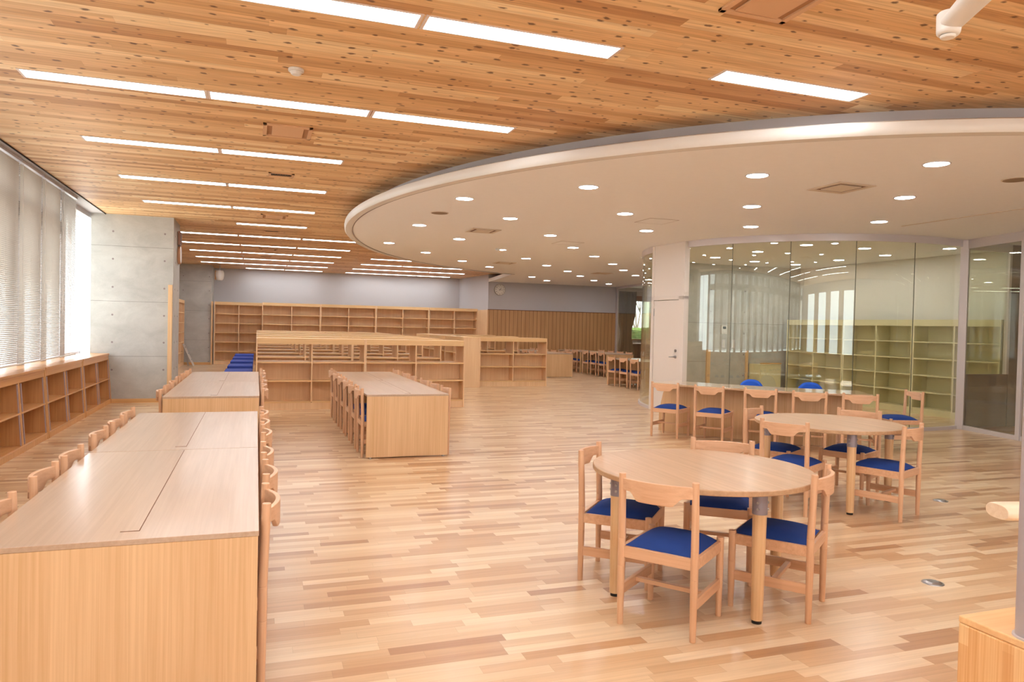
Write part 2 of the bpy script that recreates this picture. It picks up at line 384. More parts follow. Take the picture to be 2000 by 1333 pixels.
for k in range(12):
    y = 4.30 + 2.05*k - (.01*k)
    for i in rowsL[k]:
        place(LP, first, (XW[i][0], y, CEIL), 0, '%s light panel of the %s ceiling row from the camera' % (XW[i][1], ORD[k]), 'strip lights in the wooden ceiling'); first = False
    for i in rowsR.get(k, []):
        if k == 0: lb = 'single light panel right of the nearest light row, close to the round ceiling'
        else: lb = '%s light panel of the %s far row beyond the round ceiling' % (XR[i][1], ORD[k-8])
        place(LP, False, (XR[i][0]+(.03 if k == 0 else 0), y+(.08 if k == 0 else 0), CEIL), 0, lb, 'strip lights in the wooden ceiling')

for k in range(3):  # unseen lamp rows added to brighten the near end of the room
    for i, x in enumerate((-1.04, .25, 1.55, 3.66, 4.95, 6.25)):
        place(LP, False, (x, 2.25-2.05*k, CEIL), 0, 'added unseen ceiling light panel above or behind the camera', 'added ceiling lights out of view')
def down_proto():
    t = thing('downlight', 'x', 'downlight')
    rg = MB(); rings = []
    for a in range(28):
        c, s = math.cos(2*PI*a/28), math.sin(2*PI*a/28)
        rings.append([(c*r, s*r, z) for r, z in ((.118, 0), (.116, -.005), (.104, -.006), (.10, 0))])
    rg.sweep(rings, close=True).build('rim', 'alu', t, smooth=True)
    MB().tube((0, 0, -.001), (0, 0, -.0035), .10, n=28).build('bulb', 'bulb', t)
    snapshot(t); return t
DP = down_proto(); first = True
DL = {2.38: [8.63, 11.25, 14.02], 3.42: [7.30, 9.91, 12.70, 15.45], 4.66: [6.03, 8.77, 11.41, 14.05, 16.98], 5.76: [4.95, 7.54, 10.12, 12.93, 15.54, 18.28],
      6.86: [6.29, 8.99, 14.26, 17.0], 8.05: [7.79, 10.31, 15.71, 18.4, 21.15], 9.12: [10.4, 11.72, 13.1, 17.18, 19.89, 22.55], 10.33: [10.3, 13.37, 18.71, 21.46], 11.55: [9.6, 11.0, 12.2, 13.5, 20.1, 22.8]}  # includes extra downlights over the glass room, added to brighten its interior
for c, (x, ys) in enumerate(DL.items()):
    for j, y in enumerate(ys):
        place(DP, first, (x, y, SOF), 0, 'round downlight, %s from front in %s line from the curved edge' % (ORD[j], ORD[c]), 'downlights in the round ceiling'); first = False

def cassette(x, y, lab, s=.22):
    t = thing('air_vent', lab, 'vent', (x, y, CEIL), 0, 'square air vents in the wooden ceiling')
    f = MB(); w = .035
    f.box(-s, s, -s, -s+w, -.016, 0); f.box(-s, s, s-w, s, -.016, 0); f.box(-s, -s+w, -s, s, -.016, 0); f.box(s-w, s, -s, s, -.016, 0)
    f.build('frame', 'tan_frame', t, .002)
    MB().box(-s+w+.045, s-w-.045, -s+w+.008, s-w-.008, -.014, -.004).build('centre_plate', 'tan_frame', t, .003)
    MB().box(-s+w, s-w, -s+w, s-w, -.003, 0).build('recess', plain('vent_recess', (168, 122, 86), .8), t)
cassette(.25, 7.24, 'tan square air vent between the second and third ceiling light rows')
cassette(.26, 13.2, 'tan square air vent just before the sixth ceiling light row')
cassette(.25, 19.3, 'small distant tan air vent between the eighth and ninth light rows')
cassette(2.63, 3.28, 'large tan square air vent cut off by the top of the photo')
def grille(x, y, lab):
    t = thing('air_grille', lab, 'vent', (x, y, CEIL), 0, 'dark grilles in the wooden ceiling')
    f = MB(); f.box(-.15, .15, -.1, -.07, -.008, 0); f.box(-.15, .15, .07, .1, -.008, 0); f.box(-.15, -.12, -.1, .1, -.008, 0); f.box(.12, .15, -.1, .1, -.008, 0)
    f.build('frame', 'tan_frame', t)
    MB().box(-.12, .12, -.07, .07, -.002, 0).build('duct_opening', 'dark', t)
    s = MB()
    for i in range(8): s.box(-.105+i*.03, -.10+i*.03, -.07, .07, -.007, -.002)
    s.build('louvre', 'seam', t)
grille(.26, 9.42, 'black slotted air grille before the fourth ceiling light row')
grille(.26, 15.42, 'black slotted air grille just past the sixth ceiling light row')
grille(.22, 21.6, 'faint far slotted grille between the ninth and tenth light rows')
def detector(x, y, z, lab, r=.055):
    t = thing('smoke_detector', lab, 'smoke detector', (x, y, z))
    MB().tube((0,0,0), (0,0,-.02), r, r*.97, 24).build('base', 'fascia', t, .003)
    MB().tube((0,0,-.02), (0,0,-.042), r*.82, r*.55, 24).build('sensor_cap', 'fascia', t, .004)
detector(.24, 5.45, CEIL, 'white round smoke detector on the wooden ceiling, nearest the camera')
detector(-.39, 21.4, CEIL, 'tiny distant smoke detector among the far ceiling lights')
detector(4.55, 13.9, SOF, 'small white detector on the round white ceiling')
def diffuser(x, y, lab, rz=0, s=.24):
    t = thing('square_air_vent', lab, 'vent', (x, y, SOF), rz, 'air vents in the round ceiling')
    f = MB(); w = .05
    f.box(-s, s, -s, -s+w, -.012, 0); f.box(-s, s, s-w, s, -.012, 0); f.box(-s, -s+w, -s+w, s-w, -.012, 0); f.box(s-w, s, -s+w, s-w, -.012, 0)
    f.build('frame', 'vent_white', t, .002)
    MB().box(-s+.1, s-.1, -s+.1, s-.1, -.014, -.004).build('centre_plate', 'vent_white', t, .002)
    MB().box(-s+w, s-w, -s+w, s-w, -.003, 0).build('recess', 'seam', t)
diffuser(5.82, 6.15, 'square air vent in the round ceiling, above the right round table')
diffuser(3.46, 11.38, 'square air vent near the left curved edge of the round ceiling')
diffuser(5.7, 16.9, 'far square air vent low on the round ceiling')
diffuser(9.15, 18.5, 'farthest square air vent near the glass room')
def speaker(x, y, lab):
    t = thing('ceiling_speaker', lab, 'speaker', (x, y, SOF), 0, 'round speakers in the round ceiling')
    MB().tube((0,0,0), (0,0,-.006), .125, n=32).build('ring', 'vent_white', t)
    MB().tube((0,0,-.006), (0,0,-.008), .112, n=32).build('grille', plain('speaker_mesh', (150, 128, 108), .8), t)
speaker(2.37, 9.88, 'round brownish ceiling speaker near the left curved edge')
speaker(7.0, 5.12, 'round ceiling speaker cut by the right edge of the photo')
def hatch(x, y, lab):
    t = thing('access_panel', lab, 'access panel', (x, y, SOF), 0, 'flush access panels')
    f = MB(); s = .23
    for a in (-s, s-.004): f.box(a, a+.004, -s, s, -.002, 0); f.box(-s, s, a, a+.004, -.002, 0)
    f.build('seam', 'seam', t)
    MB().box(-s+.004, s-.004, -s+.004, s-.004, -.0015, 0).build('door', 'soffit', t)
hatch(5.38, 9.17, 'flush square ceiling hatch, nearer of two, left of the white door')
hatch(5.37, 12.3, 'flush square ceiling hatch, farther of two on the round ceiling')
tag(box('ceiling_track', 'vent_white', 8.62, 8.65, 5.2, 7.95, SOF-.006, SOF), 'long thin track line on the round ceiling at right', 'track')

# ------------------------------------------------------------------ blinds
def blind_proto(y0, y1, tilt, name, zb=.93):
    t = thing(name, 'x', 'blind', (-2.6, (y0+y1)/2, 0)); w = (y1-y0)/2-.012
    MB().box(-.02, .02, -w, w, 3.268, 3.30).build('head_rail', 'alu', t)
    MB().box(-.014, .014, -w, w, zb-.01, zb+.008).build('bottom_rail', 'fascia', t, .003)
    s = MB(); p = .0215; n = int((3.262-zb-.02)/p); c, sn = math.cos(tilt)*.0125, math.sin(tilt)*.0125
    for i in range(n):
        z = zb+.03+i*p
        s.add([(-c,-w,z-sn),(-c*.3,-w,z-sn*.3+.0022),(c*.4,-w,z+sn*.4+.0022),(c,-w,z+sn),(-c,w,z-sn),(-c*.3,w,z-sn*.3+.0022),(c*.4,w,z+sn*.4+.0022),(c,w,z+sn)],
              [(0,1,5,4),(1,2,6,5),(2,3,7,6)])
    me = bpy.data.meshes.new('slats'); me.from_pydata(s.v, [], s.f); me.materials.append(M['slat'])
    so = bpy.data.objects.new('slats', me); COL.objects.link(so); so.parent = t
    cd_ = MB()
    for yy in (-w+.12, 0, w-.12): cd_.tube((.0, yy, zb), (.0, yy, 3.25), .0012, n=5)
    cd_.build('ladder_cord', 'fascia', t)
    MB().tube((.02, -w+.05, 1.55), (.02, -w+.05, 3.25), .004, n=6).build('tilt_wand', 'fascia', t)
    snapshot(t); return t
YB = [11.70, 10.77, 9.82, 8.89, 7.96, 7.03, 6.10, 5.17, 4.24, 3.31, 2.38, 1.45, .52, -.41, -1.34, -2.27, -3.2, -4.13]
BP = blind_proto(YB[1], YB[0], rad(46), 'venetian_blind'); 
place(BP, True, (-2.6, (YB[0]+YB[1])/2, 0), 0, 'half closed beige blind, third from the left edge of the photo', 'window blinds')
names = ['half closed beige blind, second from the left edge of the photo', 'half closed beige blind cut by the left edge of the photo']
for i in range(1, len(YB)-1):
    lb = names[i-1] if i <= 2 else 'window blind beside the camera, seen only reflected in the curved glass wall'
    place(BP, False, (-2.6, (YB[i]+YB[i+1])/2, 0), 0, lb, 'window blinds' if i <= 2 else 'blinds out of view beside the camera')
B4 = blind_proto(11.72, 12.62, rad(18), 'venetian_blind'); B4['label'] = 'wide open bright blind, the one nearest the concrete wall'; B4['group'] = 'window blinds'

# ------------------------------------------------------------------ low bookcases under the windows
def wincase(y0, y1, lab):
    t = thing('window_bookcase', lab, 'bookcase', (-2.43, y0, 0), 0, 'bookcases under the windows'); w = y1-y0
    def sl(y, th, name, mat, x1t=-.0, x1b=.06, z0=0, z1=.84, x0=-.25):
        MB().add([(x0,y,z0),(x1b,y,z0),(x1t,y,z1),(x0,y,z1),(x0,y+th,z0),(x1b,y+th,z0),(x1t,y+th,z1),(x0,y+th,z1)],
                 [(0,1,2,3),(4,7,6,5),(0,4,5,1),(1,5,6,2),(2,6,7,3),(3,7,4,0)]).build(name, mat, t, .002)
    sl(0, .03, 'side_panel', 'win_case'); sl(w-.03, .03, 'side_panel', 'win_case'); sl(w/2-.02, .04, 'divider', 'win_case', -.005, .055)
    MB().box(-.27, -.25, 0, w, 0, .84).build('back_panel', 'win_case', t)
    MB().box(-.17, .015, -.001, w+.001, .84, .87).build('top_board', 'win_case_y', t, .003)
    MB().box(-.02, .006, .03, w-.03, .76, .84).build('fascia', 'win_case_y', t, .002)
    for i, (a, b) in enumerate(((.03, w/2-.02), (w/2+.02, w-.03))):
        MB().box(-.25, .028, a, b, .42, .44).build('shelf', 'win_case_y', t, .002)
        MB().box(-.25, .05, a, b, .06, .08).build('shelf', 'win_case_y', t, .002)
        for yy in (a+.04, b-.055):
            st = MB(); st.add([(.050,yy,.085),(.050,yy+.018,.085),(.006,yy+.018,.75),(.006,yy,.75),(.040,yy,.085),(.040,yy+.018,.085),(-.004,yy+.018,.75),(-.004,yy,.75)],
                   [(0,1,2,3),(4,7,6,5),(0,4,5,1),(1,5,6,2),(2,6,7,3),(3,7,4,0)])
            st.build('shelf_track', 'track', t)
    MB().box(-.25, .052, .03, w-.03, 0, .06).build('plinth', 'win_case', t)
for i, (a, b) in enumerate([(12.27, 14.27), (10.24, 12.24), (8.21, 10.21), (6.18, 8.18)]):
    wincase(a, b, ['low oak bookcase under the window, against the concrete wall', 'low oak bookcase under the window, second from the concrete wall',
                   'low oak bookcase under the window, third from the concrete wall', 'low oak bookcase under the window, cut by the left photo edge'][i])
struct(box('trim_11', 'win_case_y', -2.86, -2.60, -5, 14.3, .84, .87))

# ------------------------------------------------------------------ chair
def chair_proto():
    t = thing('library_chair', 'x', 'chair')
    W2, D = .19, .40
    for s in (-1, 1):
        l = MB(); l.tube((s*W2, 0, 0), (s*W2, 0, .30), .0155, .0195, 12); l.tube((s*W2, 0, .30), (s*W2, 0, .44), .0195, .0195, 12); l.tube((s*W2, 0, .44), (s*W2, -.012, .772), .0195, .0175, 12)
        l.build('leg', 'beech_z', t, .002, True)
        l = MB(); l.tube((s*W2, D, 0), (s*W2, D, .25), .015, .0195, 12); l.tube((s*W2, D, .25), (s*W2, D, .418), .0195, .0195, 12)
        l.build('leg', 'beech_z', t, .002, True)
    f = MB()
    f.box(-W2, W2, -.010, .010, .345, .40); f.box(-W2, W2, D-.010, D+.010, .345, .40)
    f.box(-W2-.010, -W2+.010, 0, D, .345, .40); f.box(W2-.010, W2+.010, 0, D, .345, .40)
    f.build('seat_frame', 'beech_x', t, .0015)
    # seat pad
    n = 14; vs = []; fs = []
    x0, x1, y0, y1 = -.180, .180, .020, .405
    for j in range(n+1):
        for i in range(n+1):
            u, v = i/n*2-1, j/n*2-1
            h = .398 + .040*(1-abs(u)**5)*(1-abs(v)**5)**.8 + .012*(1-u*u)*(1-v*v)
            yy = y0+(v+1)/2*(y1-y0)
            if v > .9 and abs(u) > .84: yy -= .02
            vs.append((x0+(u+1)/2*(x1-x0), yy, h))
    for j in range(n):
        for i in range(n): a = j*(n+1)+i; fs.append((a, a+1, a+n+2, a+n+1))
    b = len(vs); vs += [(x0, y0, .385), (x1, y0, .385), (x1, y1, .385), (x0, y1, .385)]
    MB().add(vs, fs).build('seat', 'cloth', t, smooth=True)
    # back rail, bowed outwards with a scalloped lower edge
    rings = []; N = 28
    for i in range(N+1):
        u = i/N; x = (u-.5)*.372; bow = -.048*(1-(2*u-1)**2)-.012
        s_ = min(1, max(0, (.36-abs(u-.5))/.13)); s_ = s_*s_*(3-2*s_)
        zb = .690-.042*s_; zt = .748+.003*(1-(2*u-1)**2); th = .020
        ca = -(-.048*-2*(2*u-1)*2)/.372; nn = Vector((ca, 1, 0)).normalized()*th/2
        rings.append([(x-nn.x, bow-nn.y, zb), (x+nn.x, bow+nn.y, zb), (x+nn.x, bow+nn.y, zt), (x-nn.x, bow-nn.y, zt)])
    MB().sweep(rings).build('back_rail', 'beech_x', t, .003, False)
    for s in (-1, 1):
        MB().box(s*W2-.009, s*W2+.009, 0, D, .15, .203).build('side_stretcher', 'beech_y', t, .0015)
    MB().box(-W2, W2, D*.46-.014, D*.46+.014, .17, .192).build('cross_stretcher', 'beech_x', t, .0015)
    snapshot(t); return t
CP = chair_proto(); CFIRST = [True]
def chair(x, y, ang, lab, group):
    """ang: facing direction in degrees, (x, y): middle between the back posts"""
    place(CP, CFIRST[0], (x, y, 0), rad(ang-90), lab, group); CFIRST[0] = False

# ------------------------------------------------------------------ long reading tables
def rtable_proto():
    t = thing('reading_table', 'x', 'table'); w, L, h = .925, 1.905, .71      # origin: near left corner
    MB().box(0, w, 0, L, h-.020, h).build('tabletop', 'oak_top', t, .0015)
    for y in (0, L-.03): MB().box(.003, w-.003, y+.001, y+.031 if y == 0 else L-.001, .015, h-.0205).build('end_panel', 'oak_z', t, .001)
    MB().box(w/2-.01, w/2+.01, .03, L-.03, .18, h-.021).build('modesty_panel', 'oak_z', t)
    MB().box(.445, .505, .11, L-.02, h-.001, h+.0012).build('cable_cover', 'oak_top', t, .0005)
    g = MB(); g.box(.505, .5075, .11, L-.02, h-.001, h+.0016); g.box(.443, .5075, .108, .11, h-.001, h+.0016)
    g.build('cover_seam', 'seam', t)
    f = MB()
    for x in (.05, w-.05):
        for y in (.016, L-.016): f.tube((x, y, 0), (x, y, .016), .016, n=10)
    f.build('foot', 'chrome', t)
    snapshot(t); return t
RT = rtable_proto(); first = True
TAB = [(-.905, 2.87, 'nearest long reading table'), (-.885, 8.04, 'second long reading table, behind the nearest'), (1.155, 8.04, 'middle long reading table'),
       (8.07, 20.0, 'far reading table right of the low shelves'), (8.83, 15.5, 'far reading table half hidden by the curved glass'), (10.12, 20.0, 'farthest reading table by the grooved wall')]
short = ['nearest long table', 'second windowside table', 'middle long table', 'far table past low shelves', 'table behind curved glass', 'farthest right table']
for ti, (x, y, n) in enumerate(TAB):
    for k in range(1 if ti == 4 else 2):
        place(RT, first, (x, y+1.913*k, 0), 0, '%s half of %s' % (('front', 'rear')[k], 'the '+n), 'long reading tables'); first = False
def siderow(ti, side, ys):
    tx, ty, _ = TAB[ti]
    for k, dy in enumerate(ys):
        sn = {-1: 'left', 1: 'right'}[side]
        x = tx-.022 if side < 0 else tx+.925+.022
        chair(x+random.uniform(-.006, .006), ty+dy, 0 if side < 0 else 180,
              'beech chair, %s from near end, %s side of %s' % (ORD[k], sn, short[ti]), 'chairs tucked in at the long tables')
siderow(0, -1, [.43, 1.12, 1.65, 2.42, 3.01, 3.53]); siderow(0, 1, [.36, .95, 1.55, 2.31, 2.86, 3.44])
siderow(1, -1, [.33, .91, 1.53, 2.25, 2.84, 3.42]); siderow(1, 1, [.34, .98, 1.60, 2.33, 2.92, 3.50])
siderow(2, -1, [.30, .88, 1.50, 2.16, 2.80, 3.48]); siderow(2, 1, [.28, .86, 1.43, 2.19, 2.72, 3.48])
siderow(3, -1, [.35, 1.0, 1.6, 2.3]); siderow(3, 1, [.35, .95, 1.6, 2.3, 2.9, 3.5])
siderow(4, -1, [.38, .95, 1.60]); siderow(4, 1, [.38, .95, 1.6])
siderow(5, -1, [.30, .88, 1.45, 2.3, 2.9]); siderow(5, 1, [.35, .95, 1.6, 2.3])

# ------------------------------------------------------------------ round tables
def round_table(cx, cy, a0, lab):
    t = thing('round_table', lab, 'table', (cx, cy, 0)); R = .63
    rings = []
    for i in range(72):
        a = 2*PI*i/72; rings.append([(math.cos(a)*r, math.sin(a)*r, z) for r, z in ((R-.004, .674), (R, .678), (R, .700), (R-.004, .704))])
    m = MB(); m.sweep(rings, close=True)
    m.add([(math.cos(2*PI*i/72)*(R-.004), math.sin(2*PI*i/72)*(R-.004), .704) for i in range(72)], [tuple(range(72))])
    m.add([(math.cos(2*PI*i/72)*(R-.004), math.sin(2*PI*i/72)*(R-.004), .674) for i in range(72)], [tuple(range(71, -1, -1))])
    m.build('tabletop', 'round_top', t)
    for k in range(4):
        a = rad(a0+90*k); x, y = .54*math.cos(a), .54*math.sin(a)
        l = MB().tube((x, y, .018), (x, y, .575), .030, .036, 24).build('leg', 'oak_z', t, smooth=True)
        sv = MB().tube((x, y, .565), (x, y, .674), .0385, .0385, 24).build('metal_sleeve', 'sleeve', l, smooth=True)
        MB().tube((x, y, 0), (x, y, .018), .025, n=20).build('foot', 'dark', l)
        for q in (a+.9, a-.9):
            for z in (.595, .628): MB().tube((x+.037*math.cos(q), y+.037*math.sin(q), z), (x+.044*math.cos(q), y+.044*math.sin(q), z), .0065, n=8).build('bolt', 'chrome', l)
round_table(2.462, 3.615, -91, 'round oak table nearest the camera, with four chairs pushed under it')
round_table(4.88, 5.22, -113, 'second round oak table, between the near one and the curved counter')
G1 = 'chairs around the near round table'; G2 = 'chairs around the far round table'
chair(1.882, 3.117, 37.5, 'beech chair in front of the near round table, back to the camera', G1)
chair(1.967, 4.051, -42, 'beech chair on the left of the near round table, facing right', G1)
chair(2.965, 4.120, -127.5, 'beech chair on the far side of the near round table, blue seat under it', G1)
chair(2.857, 3.106, 127.5, 'beech chair on the right of the near round table, turned left', G1)
chair(4.15, 4.92, 28, 'beech chair at the front left of the second round table, back to camera', G2)
chair(4.557, 5.826, -60, 'beech chair behind the left end of the second round table', G2)
chair(5.51, 5.50, -155, 'beech chair on the far side of the second round table', G2)
chair(5.055, 4.49, 113, 'beech chair at the right of the second round table, full back visible', G2)

# ------------------------------------------------------------------ curved counter
def counter():
    t = thing('curved_counter', 'long curved oak counter with glossy top in front of the glass room', 'counter', (10, 11.6, 0))
    a0, a1, n = 207.2, 239.6, 44
    def arc(r, z0, z1, th, b0=a0, b1=a1, cut=False):
        rings = []
        for i in range(n+1):
            a = rad(b0+(b1-b0)*i/n); c, s = math.cos(a), math.sin(a)
            z = z1
            if cut:
                d = (b1-b0)*i/n*PI/180*r
                if d < .24: z = z0+(z1-z0)*.40+(z1-z0)*.60*math.sqrt(max(0, 1-(1-d/.24)**2))
            rings.append([(c*r, s*r, z0), (c*(r-th), s*(r-th), z0), (c*(r-th), s*(r-th), z), (c*r, s*r, z)])
        return MB().sweep(rings)
    arc(5.15, .702, .73, .68).build('countertop', wood('counter_top_oak', (196, 160, 124), (214, 182, 150), 'x', .12, 40, coat=.5), t, .003)
    arc(4.82, 0, .702, .025, 206.3, 239.2, True).build('front_panel', 'oak_z', t)
    for a in (219, 229):
        c, s = math.cos(rad(a)), math.sin(rad(a))
        MB().add([(c*4.79, s*4.79, 0), (c*4.50, s*4.50, 0), (c*4.50-s*.03, s*4.50+c*.03, 0), (c*4.79-s*.03, s*4.79+c*.03, 0),
                  (c*4.79, s*4.79, .70), (c*4.50, s*4.50, .70), (c*4.50-s*.03, s*4.50+c*.03, .70), (c*4.79-s*.03, s*4.79+c*.03, .70)],
                 [(0,3,2,1),(4,5,6,7),(0,1,5,4),(1,2,6,5),(2,3,7,6),(3,0,4,7)]).build('support_panel', 'oak_z', t)
    c, s = math.cos(rad(238.6)), math.sin(rad(238.6))
    MB().add([(c*4.79, s*4.79, 0), (c*4.50, s*4.50, 0), (c*4.50-s*.03, s*4.50+c*.03, 0), (c*4.79-s*.03, s*4.79+c*.03, 0),
              (c*4.79, s*4.79, .70), (c*4.50, s*4.50, .70), (c*4.50-s*.03, s*4.50+c*.03, .70), (c*4.79-s*.03, s*4.79+c*.03, .70)],
             [(0,3,2,1),(4,5,6,7),(0,1,5,4),(1,2,6,5),(2,3,7,6),(3,0,4,7)]).build('support_panel', 'oak_z', t)
counter()
G3 = 'chairs lined up along the curved counter'
for k, (x, y, a) in enumerate([(5.37, 8.80, 35), (5.71, 8.25, 36), (6.18, 7.80, 47), (6.56, 7.34, 50), (7.00, 6.97, 54)]):
    chair(x, y, a, 'beech chair, %s from the left along the front of the curved counter' % ORD[k], G3)
chair(8.17, 7.25, 163, 'beech chair standing sideways at the right end of the curved counter', G3)
def office_chair(x, y, ang, lab):
    t = thing('office_chair', lab, 'office chair', (x, y, 0), rad(ang-90), 'blue office chairs behind the counter')
    rings = []; N = 20
    prof = []
    for i in range(N+1):      # back cushion outline, rounded top
        u = -1+2*i/N; prof.append((u*.22, .48+.29*(1-abs(u)**2.6)**.5 if abs(u) < 1 else .48))
    for yy, sc in ((-.24, .9), (-.27, 1.0), (-.30, .96)):
        rings.append([(px*sc, yy-.04*(1-(px/.22)**2)+.0, .48+(pz-.48)*sc) for px, pz in prof] + [(.15*sc, yy, .42), (-.15*sc, yy, .42)])
    MB().sweep(rings).build('backrest', plain('bright_blue_fabric', (30, 92, 205), .8), t, .006, True)
    MB().box(-.22, .22, -.2, .22, .40, .46).build('seat', plain('bright_blue_seat', (30, 92, 205), .8), t, .02)
    MB().tube((0, -.28, .40), (0, -.29, .60), .015).build('back_support', 'dark', t)
    MB().box(-.03, .03, -.3, 0, .37, .40).build('seat_bracket', 'dark', t)
    MB().tube((0, 0, .08), (0, 0, .40), .022).build('gas_column', 'dark', t)
    for k in range(5):
        a = 2*PI*k/5; c, s = math.cos(a)*.25, math.sin(a)*.25
        l = MB().tube((0, 0, .10), (c, s, .06), .018, .013, 8).build('leg', 'dark', t)
        MB().tube((c-.01*s/.25, s+.01*c/.25, .026), (c+.01*s/.25, s-.01*c/.25, .026), .026, n=12).build('castor', 'dark', l)
office_chair(6.93, 9.08, 218, 'blue office chair back rising above the counter, left one of two')
office_chair(7.58, 8.45, 232, 'blue office chair back rising above the counter, right one of two')

# ------------------------------------------------------------------ bookcases
def low_case(W=1.8, depth=.6, h=1.21, name='low_bookcase'):
    t = thing(name, 'x', 'bookcase'); th = .022
    for x in (0, W-th): MB().box(x, x+th, 0, depth, 0, h-.004).build('side_panel', 'case', t, .001)
    MB().box(W/2-th/2, W/2+th/2, .01, depth-.01, .13, h-.09).build('divider', 'case', t)
    tp = MB(); tp.box(th, W-th, .004, depth-.004, h-.022, h)
    tp.build('top_board', 'case_x', t, .001)
    for y in (.004, depth-.026): MB().box(th, W-th, y, y+.022, h-.095, h-.022).build('fascia', 'case_x', t, .001)
    MB().box(th, W-th, depth/2-.01, depth/2+.01, .13, .81).build('back_panel', 'case', t)
    for (a, b) in ((th, W/2-th/2), (W/2+th/2, W-th)):
        MB().box(a, b, .012, depth-.012, .79, .812).build('shelf', 'case_x', t, .001)
        for z in (.475, .115):
            for (c, d) in ((.012, depth/2-.01), (depth/2+.01, depth-.012)): MB().box(a, b, c, d, z, z+.022).build('shelf', 'case_x', t, .001)
    MB().box(th, W-th, .02, depth-.02, 0, .115).build('plinth', 'case', t)
    snapshot(t); return t
LC = low_case(); first = True
rowsY = [12.80, 14.60, 16.35, 18.30, 20.25, 22.15]
for k, y in enumerate(rowsY):
    for j in range(2):
        place(LC, first, (0.0+1.8*j, y, 0), 0, 'low open oak bookcase, %s half of the %s row from the camera' % (('left', 'right')[j], ORD[k]), 'low bookcases in the middle rows'); first = False
for k, y in enumerate([17.05, 19.2, 21.3]):
    place(LC, False, (5.15, y, 0), 0, ['low open oak bookcase standing alone right of the plain end panel', 'low oak bookcase directly behind the lone right one', 'last low oak bookcase of the right column'][k], 'low bookcases on the right')
# lengthwise run whose plain end panel faces the camera
for k in range(3):
    t = place(LC, False, (5.13, 16.85+1.82*k, 0), PI/2, ['oak bookcase turned so its plain end panel faces the camera', 'lengthwise low oak bookcase, second behind the plain end panel', 'lengthwise low oak bookcase, third behind the plain end panel'][k], 'lengthwise low bookcases')
    t.scale = (1, .73, 1)
# tall cases
def tall_case(W, depth, h, n, name='tall_bookcase'):
    t = thing(name, 'x', 'bookcase'); th = .028
    for x in (0, W-th): MB().box(x, x+th, 0, depth, 0, h).build('side_panel', 'case', t, .001)
    MB().box(W/2-th/2, W/2+th/2, .006, depth-.02, .1, h-.1).build('divider', 'case', t)
    MB().box(th, W-th, depth-.02, depth, .1, h).build('back_panel', 'case', t)
    MB().box(th, W-th, 0, depth-.02, h-.025, h).build('top_board', 'case_x', t)
    MB().box(th, W-th, -.003, .02, h-.10, h-.025).build('fascia', 'case_x', t, .001)
    MB().box(th, W-th, .01, depth-.02, 0, .1).build('plinth', 'case', t)
    z1 = h-.10
    for k in range(n):
        z = .1+(z1-.1)*k/n
        for (a, b) in ((th, W/2-th/2), (W/2+th/2, W-th)): MB().box(a, b, .006, depth-.02, z, z+.024).build('shelf', 'case_x', t)
    snapshot(t); return t
TC = tall_case(1.87, .35, 2.10, 6); first = True
for k in range(4):
    place(TC, first, (.17+1.875*k, 25.4, 0), 0, 'tall oak bookcase, %s from the left in the long far row' % ORD[k], 'tall bookcases in the far row'); first = False
t2 = tall_case(1.54, .35, 2.10, 6); t2.location = (-1.34, 26.2, 0); t2['label'] = 'tall oak bookcase set back beside the far concrete wall'
for k, y in enumerate([24.0, 22.1, 20.2, 18.3]):
    place(TC, False, (-2.22, y, 0), PI/2, 'tall windowside oak bookcase behind the near concrete wall, %s from far end' % ORD[k], 'tall bookcases beside the windows')
# benches
def bench_proto():
    t = thing('upholstered_bench', 'x', 'bench')
    MB().box(-.28, .28, -.49, .49, .33, .43).build('cushion', plain('bench_blue', (40, 66, 160), .8, noise=.1), t, .025, seg=3)
    MB().box(-.27, .27, -.47, .47, .27, .33).build('base', 'case', t)
    for sx in (-.23, .23):
        for sy in (-.42, .42): MB().box(sx-.02, sx+.02, sy-.02, sy+.02, 0, .27).build('leg', 'case', t)
    snapshot(t); return t
BN = bench_proto(); first = True
for k, y in enumerate([14.9, 16.65, 18.6, 20.55, 22.45, 24.3]):
    place(BN, first, (-.35, y, 0), 0, 'blue upholstered bench left of the low shelves, %s from the camera' % ORD[k], 'blue benches beside the low bookcases'); first = False

